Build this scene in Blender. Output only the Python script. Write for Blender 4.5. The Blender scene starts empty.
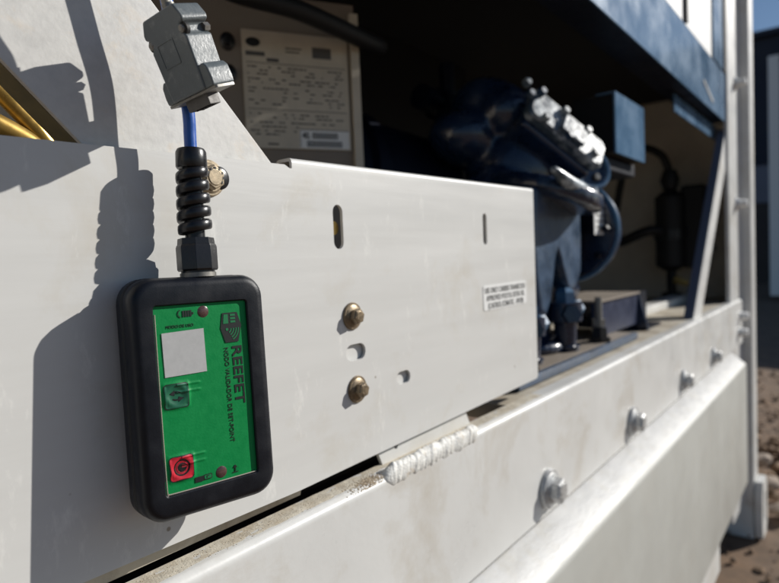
import bpy, bmesh, math, random
from mathutils import Vector, Matrix, noise
random.seed(7)
S = bpy.context.scene
COL = S.collection
V = Vector

# ------------------------------------------------------------------ camera
cam_d = bpy.data.cameras.new('camera')
cam = bpy.data.objects.new('camera', cam_d); COL.objects.link(cam); S.camera = cam
rgt = V((0.6128, -0.7891, -0.0421)); up_ = V((0.0656, -0.0023, 0.9978)); fwd = V((0.7875, 0.6143, -0.0503))
m = Matrix((rgt, up_, -fwd)).transposed().to_4x4()
m.translation = V((0, -0.30, 0)); cam.matrix_world = m
cam_d.sensor_width = 36; cam_d.sensor_fit = 'HORIZONTAL'; cam_d.lens = 27.73
cam_d.clip_start = 0.01; cam_d.clip_end = 1000
cam_d.dof.use_dof = True; cam_d.dof.focus_distance = 0.335; cam_d.dof.aperture_fstop = 8.0

# ------------------------------------------------------------------ light
SUN = V((1.55, -1.0, 0.95)).normalized()
w = bpy.data.worlds.new('World'); S.world = w; w.use_nodes = True
wn = w.node_tree; bg = wn.nodes['Background']
sky = wn.nodes.new('ShaderNodeTexSky'); sky.sky_type = 'NISHITA'; sky.sun_disc = False
sky.sun_elevation = math.radians(27); sky.sun_rotation = math.radians(124)
wn.links.new(sky.outputs[0], bg.inputs[0]); bg.inputs[1].default_value = 0.064; sky.ozone_density = 4.0; sky.dust_density = 0.3
sl = bpy.data.lights.new('sun', 'SUN'); sl.energy = 4.95; sl.angle = math.radians(0.5); sl.color = (1, 0.965, 0.905)
so = bpy.data.objects.new('sun', sl); COL.objects.link(so); so.rotation_euler = SUN.to_track_quat('Z', 'Y').to_euler(); so.location = (3, -3, 3)
S.view_settings.view_transform = 'Standard'; S.view_settings.look = 'None'
S.view_settings.exposure = 0.0; S.view_settings.gamma = 1; S.view_settings.use_curve_mapping = False
S.render.engine = 'CYCLES'

# ------------------------------------------------------------------ materials
def mat(name, col, rough=0.5, metal=0.0, var=0.0, vscale=40, dirt=None, damt=0.0, dscale=8, bump=0.0, bscale=300,
        stretch=None, coat=0.0, spec=0.5, dthr=(0.5, 0.7), trans=0.0):
    M = bpy.data.materials.new(name); M.use_nodes = True; nt = M.node_tree; N = nt.nodes; Lk = nt.links
    b = N['Principled BSDF']; b.inputs['Roughness'].default_value = rough; b.inputs['Metallic'].default_value = metal
    b.inputs['Coat Weight'].default_value = coat; b.inputs['Specular IOR Level'].default_value = spec
    b.inputs['Coat Roughness'].default_value = 0.08; b.inputs['Transmission Weight'].default_value = trans
    tc = N.new('ShaderNodeTexCoord'); mp = N.new('ShaderNodeMapping'); Lk.new(tc.outputs['Object'], mp.inputs[0])
    if stretch: mp.inputs['Scale'].default_value = stretch
    c = (*col, 1); out = None
    rgb = N.new('ShaderNodeRGB'); rgb.outputs[0].default_value = c; out = rgb.outputs[0]
    if var:
        n = N.new('ShaderNodeTexNoise'); n.inputs['Scale'].default_value = vscale; n.inputs['Detail'].default_value = 6
        n.inputs['Roughness'].default_value = 0.65
        Lk.new(mp.outputs[0], n.inputs[0])
        r = N.new('ShaderNodeMapRange'); r.inputs[1].default_value = .3; r.inputs[2].default_value = .7
        r.inputs[3].default_value = 1 - var; r.inputs[4].default_value = 1 + var * .6; Lk.new(n.outputs[0], r.inputs[0])
        mx = N.new('ShaderNodeMix'); mx.data_type = 'RGBA'; mx.blend_type = 'MULTIPLY'; mx.inputs[0].default_value = 1
        Lk.new(out, mx.inputs[6]); Lk.new(r.outputs[0], mx.inputs[7]); out = mx.outputs[2]
        r2 = N.new('ShaderNodeMapRange'); r2.inputs[1].default_value = .3; r2.inputs[2].default_value = .7
        r2.inputs[3].default_value = max(.02, rough - .1); r2.inputs[4].default_value = min(1, rough + .12)
        Lk.new(n.outputs[0], r2.inputs[0]); Lk.new(r2.outputs[0], b.inputs['Roughness'])
    if dirt:
        n = N.new('ShaderNodeTexNoise'); n.inputs['Scale'].default_value = dscale; n.inputs['Detail'].default_value = 9
        n.inputs['Roughness'].default_value = 0.7; n.inputs['Distortion'].default_value = .3
        Lk.new(tc.outputs['Object'], n.inputs[0])
        r = N.new('ShaderNodeMapRange'); r.inputs[1].default_value = dthr[0]; r.inputs[2].default_value = dthr[1]
        r.inputs[3].default_value = 0; r.inputs[4].default_value = damt; Lk.new(n.outputs[0], r.inputs[0])
        mx = N.new('ShaderNodeMix'); mx.data_type = 'RGBA'; Lk.new(r.outputs[0], mx.inputs[0])
        Lk.new(out, mx.inputs[6]); mx.inputs[7].default_value = (*dirt, 1); out = mx.outputs[2]
    Lk.new(out, b.inputs['Base Color'])
    if bump:
        n = N.new('ShaderNodeTexNoise'); n.inputs['Scale'].default_value = bscale; n.inputs['Detail'].default_value = 4
        Lk.new(mp.outputs[0], n.inputs[0]); bp = N.new('ShaderNodeBump'); bp.inputs['Strength'].default_value = bump
        bp.inputs['Distance'].default_value = 0.0006; Lk.new(n.outputs[0], bp.inputs['Height']); Lk.new(bp.outputs[0], b.inputs['Normal'])
    return M

def panel_mat():
    """brushed off-white paint: faint horizontal grain, pale scuffs, specks of dirt"""
    M = mat('panel_paint', (.655, .65, .625), .38, var=.035, vscale=14, dirt=(.53, .48, .39), damt=.5, dscale=11, bump=.10, bscale=90, stretch=(.25, 1, 3), dthr=(.55, .75))
    nt = M.node_tree; N = nt.nodes; Lk = nt.links; b = N['Principled BSDF']
    src = b.inputs['Base Color'].links[0].from_socket
    tc = N.new('ShaderNodeTexCoord')
    # scuffs, whiter
    mp = N.new('ShaderNodeMapping'); mp.inputs['Scale'].default_value = (45, 45, 16); mp.inputs['Rotation'].default_value = (0, .5, 0)
    Lk.new(tc.outputs['Object'], mp.inputs[0]); n = N.new('ShaderNodeTexNoise'); n.inputs['Scale'].default_value = 1; n.inputs['Detail'].default_value = 8; n.inputs['Roughness'].default_value = .75
    Lk.new(mp.outputs[0], n.inputs[0]); r = N.new('ShaderNodeMapRange'); r.inputs[1].default_value = .57; r.inputs[2].default_value = .70; r.inputs[4].default_value = .85
    Lk.new(n.outputs[0], r.inputs[0]); mx = N.new('ShaderNodeMix'); mx.data_type = 'RGBA'; Lk.new(r.outputs[0], mx.inputs[0]); Lk.new(src, mx.inputs[6]); mx.inputs[7].default_value = (.83, .82, .78, 1)
    # specks
    v = N.new('ShaderNodeTexVoronoi'); v.inputs['Scale'].default_value = 38; Lk.new(tc.outputs['Object'], v.inputs[0])
    r = N.new('ShaderNodeMapRange'); r.inputs[1].default_value = .035; r.inputs[2].default_value = .06; r.inputs[3].default_value = .75; r.inputs[4].default_value = 0
    Lk.new(v.outputs['Distance'], r.inputs[0]); m2 = N.new('ShaderNodeMix'); m2.data_type = 'RGBA'
    gt = N.new('ShaderNodeMath'); gt.operation = 'GREATER_THAN'; gt.inputs[1].default_value = .72
    sp = N.new('ShaderNodeSeparateColor'); Lk.new(v.outputs['Color'], sp.inputs[0]); Lk.new(sp.outputs[0], gt.inputs[0])
    mu = N.new('ShaderNodeMath'); mu.operation = 'MULTIPLY'; Lk.new(gt.outputs[0], mu.inputs[0]); Lk.new(r.outputs[0], mu.inputs[1])
    Lk.new(mu.outputs[0], m2.inputs[0]); Lk.new(mx.outputs[2], m2.inputs[6]); m2.inputs[7].default_value = (.22, .17, .11, 1)
    Lk.new(m2.outputs[2], b.inputs['Base Color'])
    return M

PANEL = panel_mat()
WHITE = mat('white_paint', (.67, .665, .64), .42, var=.06, vscale=12, dirt=(.50, .45, .36), damt=.55, dscale=7, bump=.2, bscale=120, dthr=(.48, .72))
BEAM = mat('beam_paint', (.66, .655, .63), .35, var=.05, vscale=10, dirt=(.47, .42, .34), damt=.7, dscale=9, bump=.2, bscale=150, dthr=(.50, .70))
COVER = mat('shaded_white_cover', (.45, .45, .415), .5, var=.05, vscale=9, dirt=(.44, .42, .37), damt=.4, dscale=5)  # white cover with the shade of its face put into the colour
SMEAR = mat('brushed_white', (.58, .575, .56), .45, var=.09, vscale=45, dirt=(.5, .47, .4), damt=.5, dscale=30, bump=.5, bscale=110, stretch=(.6, 2.2, 1), dthr=(.5, .7))
GALV = mat('galvanised_sheet', (.62, .61, .58), .45, metal=.0, var=.10, vscale=120, dirt=(.66, .53, .38), damt=.55, dscale=30, bump=.25, bscale=200, dthr=(.56, .72))
FLOOR = mat('dirty_floor', (.52, .47, .38), .7, var=.15, vscale=30, dirt=(.22, .16, .10), damt=.8, dscale=14, bump=.6, bscale=120, dthr=(.45, .7))
DIRT = mat('sandy_grime', (.50, .40, .28), .9, var=.3, vscale=300, dirt=(.16, .11, .07), damt=.7, dscale=160, bump=1, bscale=900)
DUST = mat('cream_dust', (.62, .57, .47), .9, var=.25, vscale=160, dirt=(.36, .28, .18), damt=.5, dscale=60, bump=.6, bscale=900, dthr=(.45, .65))
WELD = mat('weld_paint', (.70, .69, .65), .55, var=.15, vscale=160, dirt=(.50, .39, .26), damt=.8, dscale=90, bump=.9, bscale=500, dthr=(.55, .68))
RUBBER = mat('black_rubber', (.005, .0065, .011), .40, var=.2, vscale=60, bump=.10, bscale=1500, spec=.35, dirt=(.03, .03, .033), damt=.25, dscale=60)
BLACKPL = mat('black_nylon', (.010, .010, .012), .30, bump=.1, bscale=600)
GREEN = mat('green_overlay', (.0005, .255, .062), .5, var=.09, vscale=220, bump=.12, bscale=900, spec=.25)
BTNG = mat('dark_green_button', (.010, .125, .062), .4)
BTNR = mat('red_button', (.62, .020, .040), .4)
INK = mat('black_ink', (.012, .014, .014), .5)
DULL = mat('dull_shell', (.12, .115, .11), .6, metal=.3, var=.3, vscale=300)
PRINT = mat('faded_print', (.10, .095, .09), .6)
INKG = mat('green_ink', (.004, .19, .06), .5)
REDI = mat('red_ink', (.55, .03, .05), .5)
STICKER = mat('white_sticker', (.80, .80, .78), .45, var=.03, vscale=200)
QSTK = mat('pale_grey_sticker', (.52, .52, .51), .5, var=.06, vscale=400)
GREYINK = mat('grey_ink', (.22, .22, .21), .6)
LEDM = mat('smoked_led_lens', (.10, .05, .045), .25, var=.5, vscale=700, coat=.5)
EDGE = mat('sunlit_edge_tone', (.34, .30, .25), .5)  # colour of sunlight on the window's inner walls
HOOD = mat('grey_plastic_hood', (.125, .145, .155), .42, var=.12, vscale=150, bump=.25, bscale=700, dirt=(.33, .34, .33), damt=.5, dscale=120, dthr=(.55, .7))
HOODIN = mat('dark_screw_recess', (.02, .02, .02), .6)
STEEL = mat('worn_steel', (.26, .25, .23), .48, metal=.7, var=.25, vscale=300)
CABLE = mat('blue_cable', (.02, .10, .42), .35, var=.1, vscale=200)
WIRE = mat('grey_beige_wire', (.33, .30, .24), .5)
ZINC = mat('yellow_zinc_bolt', (.25, .19, .12), .42, metal=.5, var=.35, vscale=350, dirt=(.07, .055, .045), damt=.8, dscale=220, bump=.15, bscale=900)
ZINCY = mat('pale_zinc_bolt', (.42, .34, .23), .45, metal=.4, var=.3, vscale=300, dirt=(.2, .13, .07), damt=.6, dscale=200, bump=.15, bscale=900)
BRASS = mat('brass_pipe', (.70, .47, .14), .32, metal=.75, var=.25, vscale=60, dirt=(.16, .10, .04), damt=.6, dscale=60)
FLSHADE = mat('olive_flange_shade', (.22, .185, .10), .5, metal=.2, var=.3, vscale=80)  # flange shade and brass reflection put into the colour
BOLTW = mat('painted_bolt', (.50, .50, .49), .35, metal=.25, var=.25, vscale=120, dirt=(.8, .8, .78), damt=.8, dscale=90, dthr=(.55, .65))
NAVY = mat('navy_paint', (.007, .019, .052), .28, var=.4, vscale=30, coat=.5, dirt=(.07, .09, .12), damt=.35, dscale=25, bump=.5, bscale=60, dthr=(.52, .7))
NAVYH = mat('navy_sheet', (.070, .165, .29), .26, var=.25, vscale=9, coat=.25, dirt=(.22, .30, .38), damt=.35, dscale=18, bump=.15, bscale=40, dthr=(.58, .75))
NAVYW = mat('dark_navy_sheet', (.010, .020, .06), .4, var=.3, vscale=20)
CAST = mat('blue_casting', (.020, .055, .115), .35, var=.5, vscale=25, dirt=(.10, .13, .17), damt=.6, dscale=30, bump=.6, bscale=60, coat=.2, dthr=(.5, .7))
NAVYD = mat('shaded_navy_paint', (.003, .005, .014), .5, var=.3, vscale=30, spec=.15)  # shaded copy of the navy, darkness put into the colour
BRACEF = mat('bluish_flange_shade', (.16, .17, .22), .5)  # white brace's flange, its bluish shade put into the colour
WORN = mat('worn_casting', (.07, .10, .13), .30, var=.5, vscale=90, dirt=(.45, .50, .53), damt=.9, dscale=38, bump=1, bscale=90, coat=.3, dthr=(.50, .60))
BLACK = mat('black_rubber_hose', (.006, .006, .007), .6)
BLACKIN = mat('bay_shade_black', (.006, .006, .007), .9)  # near-black standing for the deep shade inside the bay
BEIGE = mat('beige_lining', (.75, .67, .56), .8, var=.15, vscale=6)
TAN = mat('tan_plate', (.24, .20, .16), .6, var=.12, vscale=10)
PLATEM = mat('aluminium_data_plate', (.58, .52, .42), .5, metal=.0, var=.14, vscale=14)
GROUND = mat('dry_earth', (.19, .122, .074), .95, var=.45, vscale=14, dirt=(.235, .165, .115), damt=.7, dscale=5, bump=1, bscale=20)
ROCK = mat('pale_stone', (.34, .27, .21), .8, var=.3, vscale=20, bump=1, bscale=60)
CLOD = mat('earth_clods', (.23, .15, .09), .95, var=.4, vscale=40)
WALLD = mat('dark_cladding', (.018, .022, .040), .7, var=.2, vscale=1)
WALLG = mat('grey_lilac_wall', (.22, .22, .26), .8, var=.1, vscale=2)
WALLB = mat('brown_wall', (.07, .055, .05), .8, var=.3, vscale=2)
GREYP = mat('grey_painted_steel', (.36, .38, .42), .5, var=.1, vscale=3)

# ------------------------------------------------------------------ helpers
def fin(name, bm, mt, parent=None, loc=(0, 0, 0), rot=None, angle=35, bevel=0, seg=2, recalc=True):
    if recalc: bmesh.ops.recalc_face_normals(bm, faces=bm.faces)
    me = bpy.data.meshes.new(name); bm.to_mesh(me); bm.free()
    for p in me.polygons: p.use_smooth = True
    me.set_sharp_from_angle(angle=math.radians(angle)); me.materials.append(mt)
    o = bpy.data.objects.new(name, me); COL.objects.link(o); o.location = loc
    if rot is not None: o.rotation_euler = rot
    if parent: o.parent = parent
    if bevel:
        b = o.modifiers.new('bevel', 'BEVEL'); b.width = bevel; b.segments = seg; b.limit_method = 'ANGLE'; b.harden_normals = True
    return o
def tag(o, label=None, cat=None, group=None, kind=None):
    if label: o['label'] = label
    if cat: o['category'] = cat
    if group: o['group'] = group
    if kind: o['kind'] = kind
    return o
def thing(name, label, cat, loc=(0, 0, 0), group=None, mw=None):
    o = bpy.data.objects.new(name, None); o.empty_display_size = .02; COL.objects.link(o)
    if mw is not None: o.matrix_world = mw
    else: o.location = loc
    return tag(o, label, cat, group)
def a_box(bm, x, y, z):
    vs = [bm.verts.new((a, b, c)) for a in x for b in y for c in z]
    for f in ((0, 1, 3, 2), (4, 6, 7, 5), (0, 4, 5, 1), (2, 3, 7, 6), (0, 2, 6, 4), (1, 5, 7, 3)): bm.faces.new([vs[i] for i in f])
def a_loft(bm, rings, cap=True, closed=False):
    R = [[bm.verts.new(p) for p in r] for r in rings]; n = len(R[0])
    prs = list(zip(R, R[1:])) + ([(R[-1], R[0])] if closed else [])
    for A, B in prs:
        for i in range(n): bm.faces.new((A[i], A[(i + 1) % n], B[(i + 1) % n], B[i]))
    if cap and not closed: bm.faces.new(R[0][::-1]); bm.faces.new(R[-1])
def frame_of(d):
    d = V(d).normalized(); a = V((0, 0, 1)) if abs(d.z) < .9 else V((1, 0, 0)); u = d.cross(a).normalized(); return u, d.cross(u).normalized(), d
def a_cyl(bm, p0, p1, prof, n=32, ph=0):
    """prof: list of (t along axis 0..1, radius)"""
    p0, p1 = V(p0), V(p1); u, v, d = frame_of(p1 - p0)
    a_loft(bm, [[p0.lerp(p1, t) + (u * math.cos(ph + 2 * math.pi * i / n) + v * math.sin(ph + 2 * math.pi * i / n)) * r for i in range(n)] for t, r in prof])
def spline(P, k=12):
    P = [V(p) for p in P]; out = []
    for i in range(len(P) - 1):
        a = P[max(i - 1, 0)]; b = P[i]; c = P[i + 1]; d = P[min(i + 2, len(P) - 1)]
        for j in range(k):
            t = j / k; out.append(.5 * ((2 * b) + (c - a) * t + (2 * a - 5 * b + 4 * c - d) * t * t + (3 * b - a - 3 * c + d) * t ** 3))
    return out + [P[-1]]
def a_tube(bm, pts, r, n=16, sq=None):
    pts = [V(p) for p in pts]; rings = []; u = None
    for i, p in enumerate(pts):
        d = (pts[min(i + 1, len(pts) - 1)] - pts[max(i - 1, 0)]).normalized()
        if u is None: u = frame_of(d)[0]
        u = (u - d * u.dot(d)).normalized(); v = d.cross(u); rr = r(i / (len(pts) - 1)) if callable(r) else r
        rings.append([p + (u * math.cos(2 * math.pi * j / n) + v * math.sin(2 * math.pi * j / n)) * rr for j in range(n)])
    a_loft(bm, rings)
def a_prism(bm, poly, axis, a, b):
    """poly in the two other axes (order x,y,z), extruded a..b along axis"""
    def P(q, t): return {0: (t, q[0], q[1]), 1: (q[0], t, q[1]), 2: (q[0], q[1], t)}[axis]
    a_loft(bm, [[P(q, a) for q in poly], [P(q, b) for q in poly]])
def rrect(x0, x1, z0, z1, r, n=6):
    out = []
    for cx, cz, a0 in ((x1 - r, z1 - r, 0), (x0 + r, z1 - r, 90), (x0 + r, z0 + r, 180), (x1 - r, z0 + r, 270)):
        for i in range(n + 1):
            a = math.radians(a0 + 90 * i / n); out.append((cx + r * math.cos(a), cz + r * math.sin(a)))
    return out
def box(name, x, y, z, mt, parent=None, bevel=.0, **k):
    bm = bmesh.new(); a_box(bm, x, y, z); return fin(name, bm, mt, parent, bevel=bevel, **k)
def cyl(name, p0, p1, prof, mt, parent=None, n=32, **k):
    bm = bmesh.new()
    if not isinstance(prof, (list, tuple)): prof = [(0, prof), (1, prof)]
    a_cyl(bm, p0, p1, prof, n); return fin(name, bm, mt, parent, **k)
def plate_bm(outer, holes, y0, y1):
    """flat plate in the xz plane with real holes, y0 front, y1 back"""
    cu = bpy.data.curves.new('tmp', 'CURVE'); cu.dimensions = '2D'; cu.fill_mode = 'BOTH'; cu.extrude = abs(y1 - y0) / 2
    for poly in [outer] + holes:
        s = cu.splines.new('POLY'); s.points.add(len(poly) - 1); s.use_cyclic_u = True
        for q, p in zip(s.points, poly): q.co = (p[0], p[1], 0, 1)
    o = bpy.data.objects.new('tmp', cu); COL.objects.link(o); bpy.context.view_layer.update()
    me = bpy.data.meshes.new_from_object(o.evaluated_get(bpy.context.evaluated_depsgraph_get()))
    bpy.data.objects.remove(o); bpy.data.curves.remove(cu)
    bm = bmesh.new(); bm.from_mesh(me); bpy.data.meshes.remove(me)
    bmesh.ops.remove_doubles(bm, verts=bm.verts, dist=1e-6)
    for v in bm.verts: x, y, z = v.co; v.co = (x, (y0 + y1) / 2 - z, y)
    return bm
def text(name, body, size, mt, parent, mtx, th=.00008, sx=1.0, space=1.0, align='LEFT', bold=0.0):
    cu = bpy.data.curves.new('tmp', 'FONT'); cu.body = body; cu.size = size; cu.extrude = th; cu.offset = bold
    cu.align_x = align; cu.space_character = space; cu.resolution_u = 4
    o = bpy.data.objects.new('tmp', cu); COL.objects.link(o); bpy.context.view_layer.update()
    me = bpy.data.meshes.new_from_object(o.evaluated_get(bpy.context.evaluated_depsgraph_get()))
    bpy.data.objects.remove(o); me.transform(mtx @ Matrix.Diagonal((sx, 1, 1, 1))); me.materials.clear(); me.materials.append(mt); me.name = name
    o = bpy.data.objects.new(name, me); COL.objects.link(o); o.parent = parent; return o
def M4(xa, ya, loc):
    xa, ya = V(xa).normalized(), V(ya).normalized(); za = xa.cross(ya)
    q = Matrix((xa, ya, za)).transposed().to_4x4(); q.translation = V(loc); return q
def circ(cx, cz, r, n=24, a0=0, a1=360):
    return [(cx + r * math.cos(math.radians(a0 + (a1 - a0) * i / (n if a1 - a0 == 360 else n - 1))), cz + r * math.sin(math.radians(a0 + (a1 - a0) * i / (n if a1 - a0 == 360 else n - 1)))) for i in range(n)]
def obround(cx, cz, lx, lz):
    if lz > lx: r = lx / 2; h = lz / 2 - r; return circ(cx, cz + h, r, 10, 0, 180) + circ(cx, cz - h, r, 10, 180, 360)
    r = lz / 2; h = lx / 2 - r; return circ(cx + h, cz, r, 10, -90, 90) + circ(cx - h, cz, r, 10, 90, 270)
def bolt(parent, loc, d, washer_r, head_r, head_h, mt, washer_t=.0015, dome=True, ph=.3, name='bolt'):
    """flanged hex bolt on a face: head part with its washer as sub-part; d = outward direction"""
    loc = V(loc); d = V(d).normalized()
    bm = bmesh.new(); z0 = washer_t
    a_cyl(bm, loc + d * z0, loc + d * (z0 + head_h), [(0, head_r * 1.0), (.82, head_r), (1, head_r * .86)], 6, ph)
    a_cyl(bm, loc + d * (z0 + head_h - .0001), loc + d * (z0 + head_h + head_r * .06), [(0, head_r * .7), (1, head_r * .62)], 20)
    h = fin(name, bm, mt, parent, angle=25, bevel=head_r * .06)
    bm = bmesh.new(); a_cyl(bm, loc, loc + d * washer_t, [(0, washer_r), (.5, washer_r), (1, washer_r * .93)], 32)
    a_cyl(bm, loc + d * washer_t * .9, loc + d * (washer_t + head_h * .25), [(0, washer_r * .86), (1, head_r * 1.02)], 32)
    fin('washer', bm, mt, h, angle=40)
    return h

# ------------------------------------------------------------------ ground
bm = bmesh.new(); g = 60
for i in range(g + 1):
    for j in range(g + 1):
        # dense near the post foot, stretching to the horizon
        u = (i / g * 2 - 1); v = (j / g * 2 - 1)
        x = 3 + math.copysign(abs(u) ** 3.2, u) * 400; y = math.copysign(abs(v) ** 3.2, v) * 400
        z = -.955 + .03 * noise.noise(V((x * 1.3, y * 1.3, 0))) * (1 if abs(x) < 40 else 0)
        bm.verts.new((x, y, z))
bm.verts.ensure_lookup_table()
for i in range(g):
    for j in range(g):
        a = i * (g + 1) + j; bm.faces.new([bm.verts[k] for k in (a, a + g + 1, a + g + 2, a + 1)])
tag(fin('ground', bm, GROUND), kind='structure')

def rock(bm, c, r, seed, fl=.7):
    q = bmesh.ops.create_icosphere(bm, subdivisions=2, radius=1)
    for v in q['verts']:
        n = noise.noise(v.co * 1.3 + V((seed, seed * 2, 0))); k = 1 + .5 * n
        v.co = V(c) + V((v.co.x * r * k, v.co.y * r * k * .8, v.co.z * r * k * fl))
bm = bmesh.new()
for i in range(900):
    x = random.uniform(1.9, 5.2); y = random.uniform(-.6, .6) + (x - 2) * .05
    rock(bm, (x, y, -.945 + random.uniform(-.01, .02)), random.choice((.005, .007, .010, .016)) * random.uniform(.6, 1.5), i)
for i in range(70):
    rock(bm, (random.uniform(2.55, 3.3), random.uniform(-.16, .18), -.93 + random.uniform(-.02, .015)), random.uniform(.015, .045), i + 900)
tag(fin('earth_clods', bm, CLOD), 'loose brown earth clods and gravel scattered beside the post foot', 'gravel', kind='stuff')
for i, (p, r, fl, lab) in enumerate((((2.62, -.035, -.90), .045, .55, 'pale rounded stone nearest the foot of the corner post'),
                                 ((2.9, .02, -.90), .05, .5, 'glinting grey stone behind the one at the post foot'),
                                 ((2.42, -.10, -.915), .05, .4, 'flat pinkish stone low at the right edge of the photo'))):
    bm = bmesh.new(); rock(bm, (0, 0, 0), r, 40 + i * 7, fl); tag(fin('stone', bm, ROCK, loc=p), lab, 'stone', 'stones on the bare earth')

# ------------------------------------------------------------------ far background
t = thing('warehouse', 'dark clad warehouse wall far behind the corner post under blue sky', 'building', (18, 0, -.96))
box('upper_cladding', (0, 10), (-9, 14), (3.0, 6.15), WALLD, t); box('wall', (.02, 10), (-8.98, 13.98), (2.05, 2.995), WALLG, t)
box('base_wall', (.04, 10), (-8.96, 13.96), (-.2, 2.045), WALLB, t)
box('roof', (-.15, 10.1), (-9.2, 14.2), (6.16, 6.3), WALLD, t)
t = thing('far_container', 'grey parked container edge at the right margin of the photo', 'container', (12, .86, -.96))
box('wall', (.05, 2.4), (-5.95, .0 - .05), (.25, 4.0), GREYP, t)
for y in (-.16, -6.0): box('corner_column', (0, .2), (y, y + .16), (.1, 4.1), STICKER, t, bevel=.01)
box('roof_rail', (.0, 2.4), (-5.84, -.17), (4.0, 4.1), TAN, t); box('bottom_rail', (.0, 2.4), (-5.84, -.17), (.1, .25), WALLB, t)

# ------------------------------------------------------------------ machinery bay (the container end the unit is built into)
t = thing('machinery_bay', 'dark cavity of the refrigeration unit behind the white panels', 'equipment bay', (1, .3, -.17))
P = V((1, .3, -.17))
def wbox(name, x, y, z, mt, parent, **k):
    o = parent.location
    return box(name, [a - o.x for a in x], [a - o.y for a in y], [a - o.z for a in z], mt, parent, **k)
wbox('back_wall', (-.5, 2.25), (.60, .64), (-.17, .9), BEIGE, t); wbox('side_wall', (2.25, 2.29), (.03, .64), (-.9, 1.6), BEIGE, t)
wbox('side_wall', (-.54, -.5), (.02, .64), (-.9, .9), BEIGE, t); wbox('floor', (.60, 2.25), (.0082, .60), (-.185, -.166), FLOOR, t); wbox('floor', (-.5, .598), (.062, .60), (-.205, -.188), BLACKIN, t)  # left floor coloured black for the shaded void under the panel
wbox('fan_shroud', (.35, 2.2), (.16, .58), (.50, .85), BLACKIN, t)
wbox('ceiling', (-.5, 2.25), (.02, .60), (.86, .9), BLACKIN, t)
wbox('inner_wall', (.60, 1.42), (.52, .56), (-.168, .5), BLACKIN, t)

# ------------------------------------------------------------------ front guard panel
t = thing('guard_panel', 'large off-white sheet metal panel with slots, behind the hanging black device', 'metal panel')
ztop = lambda x: .0722 + (x - .2665) * (.0785 - .0722) / (.667 - .2665)
R0 = .0072
outer = [(-.45, -.151), (.1308, -.1512), (.276, -.1535), (.662, -.1462), (.6655, -.143), (.667, ztop(.667) - R0), (.2835, ztop(.2835) - R0), (.2815, .0650), (.2770, .0672), (.1084, .0632), (-.45, .050)]
holes = [obround(.3268, .0267, .0105, .0325), obround(.5477, .0288, .0080, .032), obround(.3402, -.0677, .0225, .0125), obround(.3990, -.0975, .0190, .0108)]
bm = plate_bm(outer, holes, 0, .0025)
def hook(x):
    zt = ztop(x); T = .0022; rf, rb, D_ = .0034, .0046, .0165
    def path(o):
        p = [(o, zt - R0)]
        p += [(rf - (rf - o) * math.cos(a), zt - rf + (rf - o) * math.sin(a)) for a in [math.pi / 2 * k / 6 for k in range(7)]]
        p += [(D_ - rb + (rb - o) * math.sin(a), zt - rb + (rb - o) * math.cos(a)) for a in [math.pi / 2 * k / 8 for k in range(9)]]
        return p + [(D_ - o, zt - .0095)]
    return [(x, a, b) for a, b in path(0)] + [(x, a, b) for a, b in path(T)[::-1]]
a_loft(bm, [hook(.2835), hook(.667)])
pn = fin('sheet', bm, PANEL, t, angle=50)
for x, z in ((.3374, -.0400), (.3393, -.0959)): bolt(t, (x, -.0002, z), (0, -1, 0), .0104, .0060, .0065, ZINC, ph=.2)
b = bolt(t, (.2165, -.0002, .0530), (0, -1, 0), .0108, .0076, .0052, ZINCY, ph=.5)
bb = bmesh.new()
for k in range(7):     # raised grade marks round the head
    a = k * .55 - .6; a_box(bb, (.2165 + .0052 * math.cos(a) - .0005, .2165 + .0052 * math.cos(a) + .0005), (-.0074, -.00715), (.053 + .0052 * math.sin(a) - .0007, .053 + .0052 * math.sin(a) + .0007))
fin('grade_marks', bb, INK, b)
cyl('rubber_grommet', (.2232, -.0003, .0535), (.2232, -.0030, .0535), [(0, .0070), (.6, .0068), (1, .005)], BLACKPL, t)
bx = box('backing_bracket', (.31, .425), (.0036, .0065), (-.125, -.045), WHITE, t)
cyl('stud', (.3268, .0045, .0262), (.3268, .030, .0262), .0052, BRASS, t, n=20)
# oil warning label
lab = thing('oil_label', 'small white warning label with three grey lines at the panel\'s right end', 'label', (.5893, -.0003, -.0417))
bm = bmesh.new(); a_prism(bm, rrect(-.0502, .0502, -.0128, .0130, .0025), 1, -.0002, .0002)
lb = fin('sticker', bm, STICKER, lab)
lb.rotation_euler = (0, -.008, 0)
for i, (s, ww) in enumerate((('USE ONLY CARRIER TRANSICOLD', .094), ('APPROVED POLYOL ESTER OIL', .089), ('(CASTROL ICEMATIC - SW20)', .082))):
    o = text('lettering', s, .0080, GREYINK, lb, M4((1, 0, 0), (0, 0, 1), (0, -.0004, .0048 - i * .0080)), align='CENTER', bold=.00012)
    xs = [v.co.x for v in o.data.vertices]; wd = max(xs) - min(xs); cx = (max(xs) + min(xs)) / 2
    o.data.transform(Matrix.Translation((0, 0, 0)) @ Matrix.Diagonal((ww / wd, 1, 1, 1)) @ Matrix.Translation((-cx, 0, 0)))

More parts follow.
